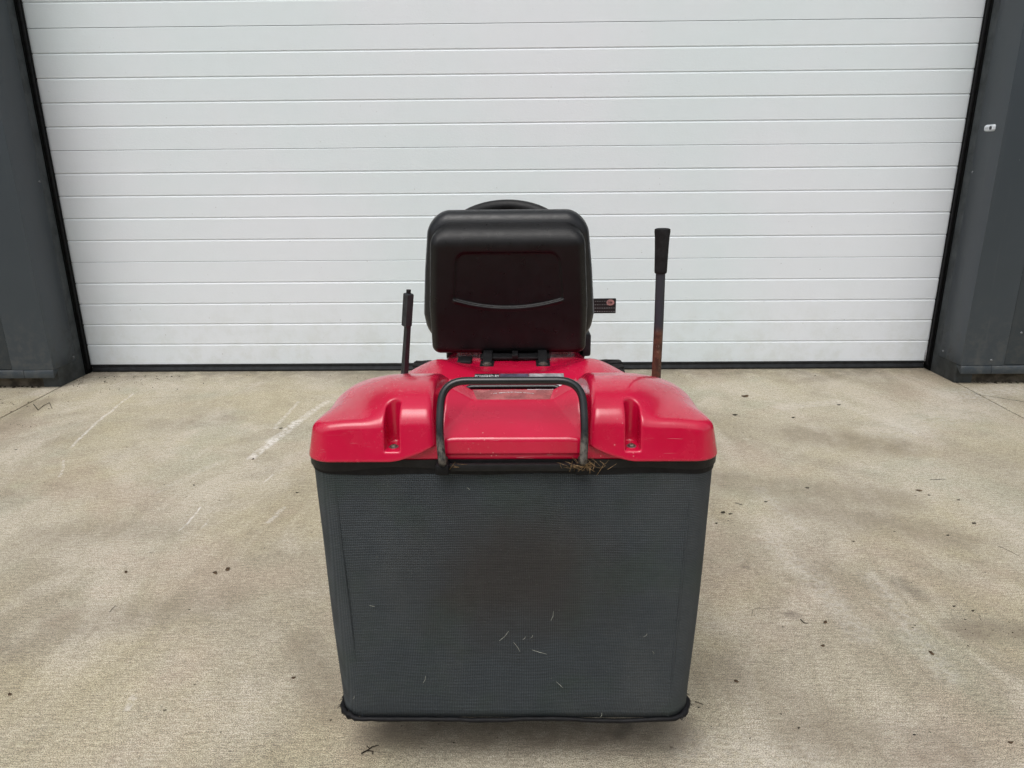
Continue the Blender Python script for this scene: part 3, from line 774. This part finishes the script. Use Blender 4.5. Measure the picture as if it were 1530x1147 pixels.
# --- seat
SB = Matrix.Translation((-.017, .735, .727)) @ Matrix.Rotation(math.radians(6), 4, 'X')   # back of the seat, x across, -y towards the viewer, z up the back
SBn = np.array(SB)
def xfs(P): return P @ SBn[:3, :3].T + SBn[:3, 3]
def hwid(Z): return np.interp(Z, [-.02, .0, .02, .08, .20, .30, .36], [.200, .209, .222, .2320, .2225, .211, .199])
def cushF(X, Y, Z):
    hw = hwid(Z); q = rbox2(X*(.229/hw), Z, (0, .176), (.229, .180), .058)
    f = smax(q, np.abs(Y-.052)-.040, .045)
    return f
def covF(X, Y, Z):
    hw = np.interp(Z, [-.02, .0, .12, .30, .36], [.203, .205, .2065, .195, .186]); q = rbox2(X*(.205/hw), Z, (0, .160), (.205, .171), .022+.030*sst(Z, .08, .22))
    f = smax(q, -Y-.036, .008)
    f = smax(f, (q-Y-.036+.014)*.707, .006)                     # sloping shoulder all round
    f = smax(f, (Z-.302)*.80+(-Y-.036)*.60, .022)               # broader at the top
    f = smax(f, Y-.04, .004)
    tap = 1+.10*np.clip((Z-.12)/.14, 0, 1)
    pn = rbox2(X*tap, Z, (0, .187), (.143, .076), .026)
    smile = .119+1.10*X**2-Z
    pn = smax(pn, smile, .006)
    dish = smax(pn, Y+.0290, .006)
    f = smax(f, -dish, .006)
    bead = np.sqrt(np.maximum(np.abs(Z-(.117+1.10*X**2))-.0005, 0)**2+(Y+.0355)**2+np.maximum(np.abs(X)-.138, 0)**2)-.0032
    return smin(f, bead, .004)
seat = A(nets('seat', lambda X, Y, Z: smax(rbox(X, Y, Z, (0, 1.045, .712), (.205, .150, .034), .030), -(np.sqrt(X**2+(Y-.95)**2+(Z-1.15)**2)-.425), .02), (-.22, .88, .66), (.22, 1.21, .76), .006, M['vinyl']))
tag(seat, 'black vinyl seat')
sub(nets('backrest', cushF, (-.235, .0, -.01), (.235, .10, .365), .0035, M['vinyl'], None, xfs), seat)
sub(nets('backrest_shell', covF, (-.235, -.042, -.02), (.235, .045, .345), .0026, M['cover'], None, xfs), seat)
# seat pan underneath, hinge bracket, springs and bolts
pan_ = A(bbox('seat_bracket', -.092, .092, .665, .80, .7085, .7155, M['blackpl'], None, .002)); tag(pan_, 'black steel seat hinge')
for s in (-1, 1):
    v, f = prism([(.625, .7085), (.640, .712), (.66, .722), (.70, .7255), (.84, .7255), (.84, .7165), (.75, .7160), (.70, .7085)], 'x', s*.072-.012, s*.072+.012)
    sub(bevelled('hinge_arm', v, f, M['blackpl'], None, .002), pan_)
    v, f = lathe([(0, .012), (.002, .012), (.002, .0085), (.005, .0083), (.006, .006), (.006, .0002)], 'z', 18, (s*.072, .618, .7085))
    sub(link('bolt', mesh('bolt', v, f), M['dirtysteel']), pan_)
    sub(bbox('foot_plate', s*.072-.018, s*.072+.018, .602, .66, .7055, .7088, M['blackpl'], None, .001), pan_)
    cx_ = s*.112; pts = [(cx_+s*.038*(a/(2*math.pi*6)), .722+.009*math.cos(a), .718+.009*math.sin(a)) for a in np.linspace(0, 2*math.pi*6, 110)]
    sub(tubeobj('spring', pts, .0017, M['dirtysteel'], None, 6), pan_)
sub(bbox('hinge_stop', -.008, .008, .655, .70, .7157, .725, M['blackpl'], None, .002), pan_)
sub(bbox('seat_switch', -.150, -.112, .63, .68, .703, .716, M['blackpl'], None, .004), pan_)
sub(bbox('seat_rail', -.195, -.170, .80, 1.15, .672, .716, M['blackpl'], None, .006), pan_); sub(bbox('seat_rail', .170, .195, .80, 1.15, .672, .716, M['blackpl'], None, .006), pan_)
sub(bbox('side_cover', .175, .211, .80, .86, .680, .745, M['seal'], None, .006), pan_)

# --- steering wheel
C0 = Vector((-.030, 1.145, .976)); tl = math.radians(31); R0 = .178
ey = Vector((0, math.cos(tl), math.sin(tl))); ex = Vector((1, 0, 0)); en = ex.cross(ey)
ring = [C0+(ex*math.cos(a)+ey*math.sin(a))*R0 for a in np.linspace(0, 2*math.pi, 64, endpoint=False)]
sw = A(tubeobj('steering_wheel', ring, .0205, M['blackpl'], None, 16, True)); tag(sw, 'black steering wheel rim')
for a in (15, 165, 270):
    d = ex*math.cos(math.radians(a))+ey*math.sin(math.radians(a))
    sub(tubeobj('spoke', [C0-en*.02, C0+d*.08-en*.018, C0+d*(R0-.004)], [.02, .014, .010], M['blackpl'], None, 10, False), sw)
sub(tubeobj('hub', [C0-en*.05, C0-en*.03, C0-en*.008, C0-en*.004], [.03, .045, .042, .03], M['blackpl'], None, 20), sw)
sub(tubeobj('steering_column', [C0-en*.05, Vector((-.01, 1.27, .70))], .016, M['blackpl'], None, 12), sw)

# --- dash console, warning plate
dsh = A(nets('dash_console', lambda X, Y, Z: smax(rbox(X, Y, Z, (0, 1.36, .60), (.20, .13, .19), .05), (Z-.76)-(Y-1.36)*.35, .03), (-.21, 1.2, .40), (.21, 1.5, .82), .008, M['blackpl']))
dd = Vector((MX, MY, 0))
pa, pb = atY(874, 446, 2.32)-dd, atY(920, 468, 2.32)-dd
pl_ = sub(bbox('instruction_plate', .150, pb.x, 1.19, 1.196, pb.z, pa.z, M['label_black'], None, .002, 1), dsh)
dots = []
pc = atY(905, 455, 2.32)-dd; sc_ = (pb.x-pa.x)/46
for r_ in range(4):
    for c_ in range(12):
        x = pb.x-.004-c_*.0078; z = pb.z+.006+r_*.0115
        if r_ >= 2 and c_ < 3: continue
        if x < .17: continue
        dots.append(box(x-.0042, x, 1.1885, 1.1898, z, z+(.0016 if r_ < 2 else .001)))
sub(link('plate_text_rows', mesh('plate_text_rows', *join(*dots)), M['label_grey']), dsh)
lx, lz = pb.x-.019, pa.z-.013
v, f = lathe([(0, .0118), (.001, .0118), (.001, .0001)], 'z', 24)
me = mesh('round_emblem', v, f); me.transform(Matrix.Translation((lx, 1.1898, lz)) @ Matrix.Rotation(math.radians(90), 4, 'X') @ Matrix.Diagonal((1.1, .85, 1, 1))); sub(link('round_emblem', me, M['label_pink']), dsh)
em = []
for i, (dx, w, h_) in enumerate(((-.0062, .0012, .008), (-.0035, .003, .0012), (-.001, .0012, .008), (.002, .003, .0012), (.0045, .0012, .007), (.002, .0012, .006))): em.append(box(lx+dx, lx+dx+w, 1.1874, 1.1886, lz-h_/2, lz+h_/2))
sub(link('emblem_marks', mesh('emblem_marks', *join(*em)), M['label_black']), dsh)

# --- bonnet, lights, frame, axle, deck
bon = A(nets('bonnet', lambda X, Y, Z: smax(smax(rbox(X, Y, Z, (0, 1.72, .50), (.25, .30, .20), .09), (Z-.69)+(Y-1.55)*.22, .04), .36-Z, .02), (-.26, 1.4, .35), (.26, 2.04, .72), .008, M['red']))
tag(bon, 'red engine bonnet')
for s in (-1, 1): sub(bbox('headlight', s*.14-.05, s*.14+.05, 2.005, 2.028, .52, .57, M['lens'], None, .012, 3), bon)
sub(bbox('front_grille', -.12, .12, 2.010, 2.024, .42, .50, M['blackpl'], None, .006), bon)
A(bbox('chassis', -.15, .15, .43, 1.98, .27, .35, M['blackpl'], None, .006))
A(bbox('footboard', -.40, .40, .98, 1.36, .30, .335, M['blackpl'], None, .01))
A(tubeobj('front_axle', [(-.40, 1.82, .205), (-.1, 1.82, .25), (.1, 1.82, .25), (.40, 1.82, .205)], .017, M['blackpl'], None, 12))
A(tubeobj('rear_axle', [(-.40, .64, .235), (.40, .64, .235)], .018, M['blackpl'], None, 12))
A(nets('cutting_deck', lambda X, Y, Z: rbox(X, Y, Z, (0, 1.22, .15), (.40, .30, .07), .05), (-.41, .9, .07), (.41, 1.54, .23), .010, M['blackpl']))
A(bbox('bumper', -.22, .22, 2.03, 2.06, .30, .37, M['blackpl'], None, .012))
A(nets('discharge_chute', lambda X, Y, Z: rbox(X, Y, Z, (0, .62, .33), (.13, .24, .10), .03), (-.14, .37, .22), (.14, .88, .44), .010, M['blackpl']))

# --- wheels
def wheel(name, x, y, r, w, rimr):
    c = (x, y, r)
    pr = [(-w/2*.7, rimr), (-w/2*.95, rimr+.015), (-w/2, rimr+(r-rimr)*.5), (-w/2*.93, r-.022), (-w/2*.72, r-.006), (0, r), (w/2*.72, r-.006), (w/2*.93, r-.022), (w/2, rimr+(r-rimr)*.5), (w/2*.95, rimr+.015), (w/2*.7, rimr)]
    rp = [(-w/2*.72, rimr+.004), (-w/2*.74, rimr-.008), (-w*.15, rimr-.02), (-w*.12, .03), (-w*.2, .026), (-w*.2, .0005)]
    rp2 = [(-a, b) for a, b in rp][::-1]
    v, f = join(lathe(rp, 'x', 32, c), lathe(rp2, 'x', 32, c))
    wo_ = A(link(name, mesh(name, v, f, True), M['label_white']))
    parts = [lathe(pr, 'x', 48, c)]
    nl = 26
    for k in range(nl):
        for s in (-1, 1):
            a = 2*math.pi*(k+(.5 if s > 0 else 0))/nl
            vv, ff = box(0, w*.46, -.010, .010, -.004, .006)
            m = Matrix.Translation(c) @ Matrix.Rotation(a, 4, 'X') @ Matrix.Translation((0, 0, r-.003)) @ Matrix.Rotation(s*.45, 4, 'Z') @ Matrix.Diagonal((s, 1, 1, 1))
            vv = [tuple(m @ Vector(p)) for p in vv]
            vv = [(p[0], y+(p[1]-y)*(1-.05*(abs(p[0]-x)/(w/2))**3), r+(p[2]-r)*(1-.05*(abs(p[0]-x)/(w/2))**3)) for p in vv]
            parts.append((vv, ff))
    sub(link('tyre', mesh('tyre', *join(*parts), True), M['tyre']), wo_).data.set_sharp_from_angle(angle=math.radians(35))
    return wo_
for s in (-1, 1):
    wheel('rear_wheel', s*.325, .64, .235, .19, .115)
    wheel('front_wheel', s*.384, 1.80, .196, .145, .09)

# --- levers
brk_x, brk_y = -.248, .50
pt = [atY(604, 568, MY+brk_y+.02)-dd, atY(609, 486, MY+brk_y)-dd]
p_lo = pt[0]-Vector((0, 0, .05)); 
bl = A(link('brake_lever', mesh('brake_lever', *tube([p_lo, pt[0], pt[1]], [.0098, .0094, .0080], 4, sx=1.0)), M['lever'])); tag(bl, 'slim black parking brake lever')
g0, g1, g2 = atY(607.5, 487, MY+brk_y)-dd, atY(610.5, 438, MY+brk_y-.005)-dd, atY(610.5, 432.5, MY+brk_y-.005)-dd
v, f = tube([g0, g0+(g1-g0)*.03, g0+(g1-g0)*.97, g1], [.0105, .0122, .0122, .0100], 4); 
me = mesh('lever_grip', v, f); sub(link('lever_grip', me, M['lever']), bl)
sub(tubeobj('release_button', [g1, g2], .0055, M['blackpl'], None, 10), bl)
ty = MY+.385
t0, t1, t2, t3 = atY(979.5, 580, ty)-dd, atY(984.5, 480, ty)-dd, atY(987, 408, ty)-dd, atY(990, 341, ty)-dd
tl_ = A(tubeobj('tipping_lever', [t0-Vector((0, 0, .10)), t0, t1, t2, t2+(t3-t2)*.5], .0102, M['rod'], None, 16)); tag(tl_, 'long steel lever rusty at its lower end with foam grip')
gp = [t2+(t3-t2)*q for q in (0, .01, .06, .5, .80, .93, .985, 1.0)]
sub(tubeobj('foam_grip', gp, [.0118, .0128, .0132, .0142, .0152, .0166, .0162, .0130], M['foam'], None, 18), tl_)
sub(bbox('lever_bracket', t0.x-.02, t0.x+.02, t0.y-.01, t0.y+.06, t0.z-.13, t0.z-.06, M['blackpl'], None, .004), tl_)

# ------------------------------------------------------------------ things lying on the ground
def flake(r, n=7, jag=.45, th=.0012, curl=.25):
    pts = []; 
    for k in range(n):
        a = 2*math.pi*k/n+random.uniform(-.3, .3); q = r*random.uniform(1-jag, 1)
        pts.append((q*math.cos(a), q*.6*math.sin(a), abs(math.cos(a))*r*curl*random.uniform(.2, 1)))
    V = [(0, 0, th*1.5+.0005)]+[(x, y, z+th+.0003) for x, y, z in pts]+[(x*.95, y*.95, z+.0003) for x, y, z in pts]+[(0, 0, .0003)]
    Fs = [(0, 1+k, 1+(k+1) % n) for k in range(n)]+[(1+k, n+1+k, n+1+(k+1) % n, 1+(k+1) % n) for k in range(n)]+[(2*n+1, n+1+(k+1) % n, n+1+k) for k in range(n)]
    return V, Fs
def place(v, p, a):
    c, s = math.cos(a), math.sin(a); return [(x*c-y*s+p[0], x*s+y*c+p[1], z+p[2]) for x, y, z in v]
def leaf(px, py, r, name, label, cat, mat='leaf', n=9, grp=None):
    p = atZ(px, py); v, f = flake(r*2.0, n); o = link(name, mesh(name, place(v, (0, 0, 0), random.uniform(0, 3)), f), M[mat]); o.location = (p.x, p.y, 0)
    return tag(o, label, cat, grp)
G = 'leaf scraps lying on the concrete'
leaf(340, 851, .0075, 'leaf_scrap', 'dark curled leaf scrap left of the mower, right one of a close pair', 'leaf', grp=G)
leaf(322, 856, .0060, 'leaf_scrap', 'paler brown leaf scrap left of the mower, left one of a close pair', 'leaf', grp=G)
leaf(188, 855, .0048, 'leaf_scrap', 'small lone dark leaf scrap on the concrete far left of the grass bag', 'leaf', grp=G)
leaf(378, 686, .0052, 'leaf_scrap', 'tiny leaf scrap at the lower end of the broad white scuff', 'leaf', grp=G)
leaf(1113, 592, .0155, 'leaf_scrap', 'reddish brown leaf scrap on concrete behind the right side of the mower lid', 'leaf', grp=G)
leaf(1392, 976, .0055, 'leaf_scrap', 'dark oval leaf scrap at the lower right on the concrete', 'leaf', grp=G)
leaf(1229, 965, .0045, 'leaf_scrap', 'small grey brown leaf scrap right of the bag foot, below the dark stain', 'leaf', grp=G)
leaf(1233, 930, .0045, 'leaf_scrap', 'leaf scrap just right of the short dark twig', 'leaf', grp=G)
leaf(1100, 1018, .0040, 'leaf_scrap', 'greenish leaf scrap beside the lower right corner of the bag', 'leaf', grp=G)
leaf(1510, 1110, .0040, 'leaf_scrap', 'leaf scrap nearest the lower right corner of the picture', 'leaf', grp=G)
leaf(1373, 733, .0070, 'leaf_scrap', 'dark leaf scrap on the mid right of the concrete', 'leaf', grp=G)
leaf(15, 1038, .0040, 'leaf_scrap', 'dark leaf scrap close to the left edge of the picture', 'leaf', grp=G)
leaf(439, 1013, .0036, 'leaf_scrap', 'dark scrap left of the lower left corner of the bag', 'leaf', grp=G)
# star-shaped scrap and twigs
def twig(name, pxs, rad, label, extra=(), mat='crumb', grp=None, z=.0015):
    pts = [atZ(*q)+Vector((0, 0, z+random.uniform(0, .001))) for q in pxs]; c = pts[0].copy(); c.z = 0
    parts = [tube([p-c for p in pts], [rad*(1-.5*i/(len(pts)-1)) for i in range(len(pts))], 5)]
    for e in extra: parts.append(tube([atZ(*q)+Vector((0, 0, z))-c for q in e], rad*.7, 5))
    o = link(name, mesh(name, *join(*parts)), M[mat]); o.location = c; return tag(o, label, 'twig', grp)
twig('twig', [(540, 1127), (549, 1122), (556, 1117), (566, 1114)], .0016, 'dark forked plant scrap on the ground in front of the lower left of the bag', [[(549, 1122), (558, 1123), (556, 1127)], [(552, 1119), (548, 1115)]], grp='twigs on the concrete')
twig('twig', [(1196, 926), (1201, 931), (1207, 932)], .0016, 'short dark twig beside a round stain right of the bag', grp='twigs on the concrete')
twig('twig', [(50, 604), (57, 613), (64, 607), (74, 602), (78, 611)], .0022, 'thin bent wire like twig by the left corner of the recess', grp='twigs on the concrete')
twig('twig', [(164, 915), (168, 910), (173, 905)], .0008, 'thin straight grey stalk on the left of the concrete', grp='twigs on the concrete')
twig('twig', [(1038, 1049), (1045, 1051), (1052, 1054)], .0010, 'thin stalk touching the lower right corner of the bag', grp='twigs on the concrete')
twig('twig', [(1123, 921), (1125, 911), (1135, 909), (1148, 911)], .0006, 'fine hooked strand right of the bag', grp='twigs on the concrete')
twig('twig', [(1490, 816), (1500, 820), (1512, 826), (1524, 832)], .0007, 'long fine stalk near the right edge of the picture', grp='twigs on the concrete')
# crumbs nobody could count
cr = []
def scatter(nn, fx, rlo, rhi):
    for _ in range(nn):
        px, py = fx(); p = atZ(px, py); r = random.uniform(rlo, rhi)*random.uniform(.5, 1)
        v, f = flake(r, 5, .5, r*.35, .3); cr.append((place(v, (p.x, p.y, 0), random.uniform(0, 6)), f))
scatter(90, lambda: (random.gauss(175, 55), 562+abs(random.gauss(0, 9))), .003, .008)
scatter(40, lambda: (random.uniform(-20, 110), random.uniform(585, 640)), .003, .007)
scatter(60, lambda: (random.uniform(140, 1380), 560+abs(random.gauss(0, 4))), .002, .006)
scatter(30, lambda: (random.uniform(250, 1380), random.uniform(560, 700)), .002, .005)
scatter(70, lambda: (random.uniform(1060, 1530), random.uniform(640, 1147)), .0012, .0030)
for px, py, q in ((1098, 620, .012), (1185, 624, .010), (1253, 605, .010), (1206, 729, .008), (1144, 750, .008), (1080, 766, .009), (1091, 768, .007), (1070, 782, .007), (1388, 740, .006), (1431, 747, .006), (1455, 782, .007),
                  (1416, 800, .006), (1336, 794, .004), (1275, 809, .005), (1425, 906, .005), (1453, 913, .006), (1442, 926, .004), (1364, 938, .003), (1367, 935, .003), (1170, 937, .004), (1167, 1067, .003), (1193, 1088, .004), (1366, 1098, .004), (1390, 1094, .003),
                  (290, 725, .005), (444, 736, .006), (246, 724, .004), (396, 819, .004), (283, 911, .004), (330, 1094, .003), (494, 1076, .003), (420, 640, .008), (190, 668, .005), (24, 672, .006), (1044, 1057, .003), (600, 1085, .002), (655, 1082, .002), (678, 1110, .003), (630, 1118, .002)):
    p = atZ(px, py); v, f = flake(q*1.3, 7, .5, q*.15, .3); cr.append((place(v, (p.x, p.y, 0), random.uniform(-.6, .6)), f))
scatter(45, lambda: (random.gauss(1480, 40), random.gauss(945, 14)), .0012, .0036)
scatter(60, lambda: (random.uniform(0, 480), random.uniform(660, 1147)), .0010, .0024)
scatter(16, lambda: (random.uniform(1060, 1130), random.uniform(750, 780)), .0016, .0036)
scatter(30, lambda: (random.uniform(560, 1040), random.uniform(1080, 1147)), .0006, .0016)
# litter in the strip under the cladding, both sides
for s, x0, x1 in ((-1, -3.4, -2.66), (1, 2.66, 3.4)):
    for _ in range(70):
        p = (random.uniform(x0, x1), random.uniform(3.85, 3.88), 0); r = random.uniform(.004, .012); v, f = flake(r, 6, .5, .002, .4)
        cr.append((place(v, p, random.uniform(0, 6)), f))
o = link('debris', mesh('debris', *join(*cr)), M['crumb'])
tag(o, 'loose crumbs of leaf and grit scattered on the concrete', 'debris', None, 'stuff')
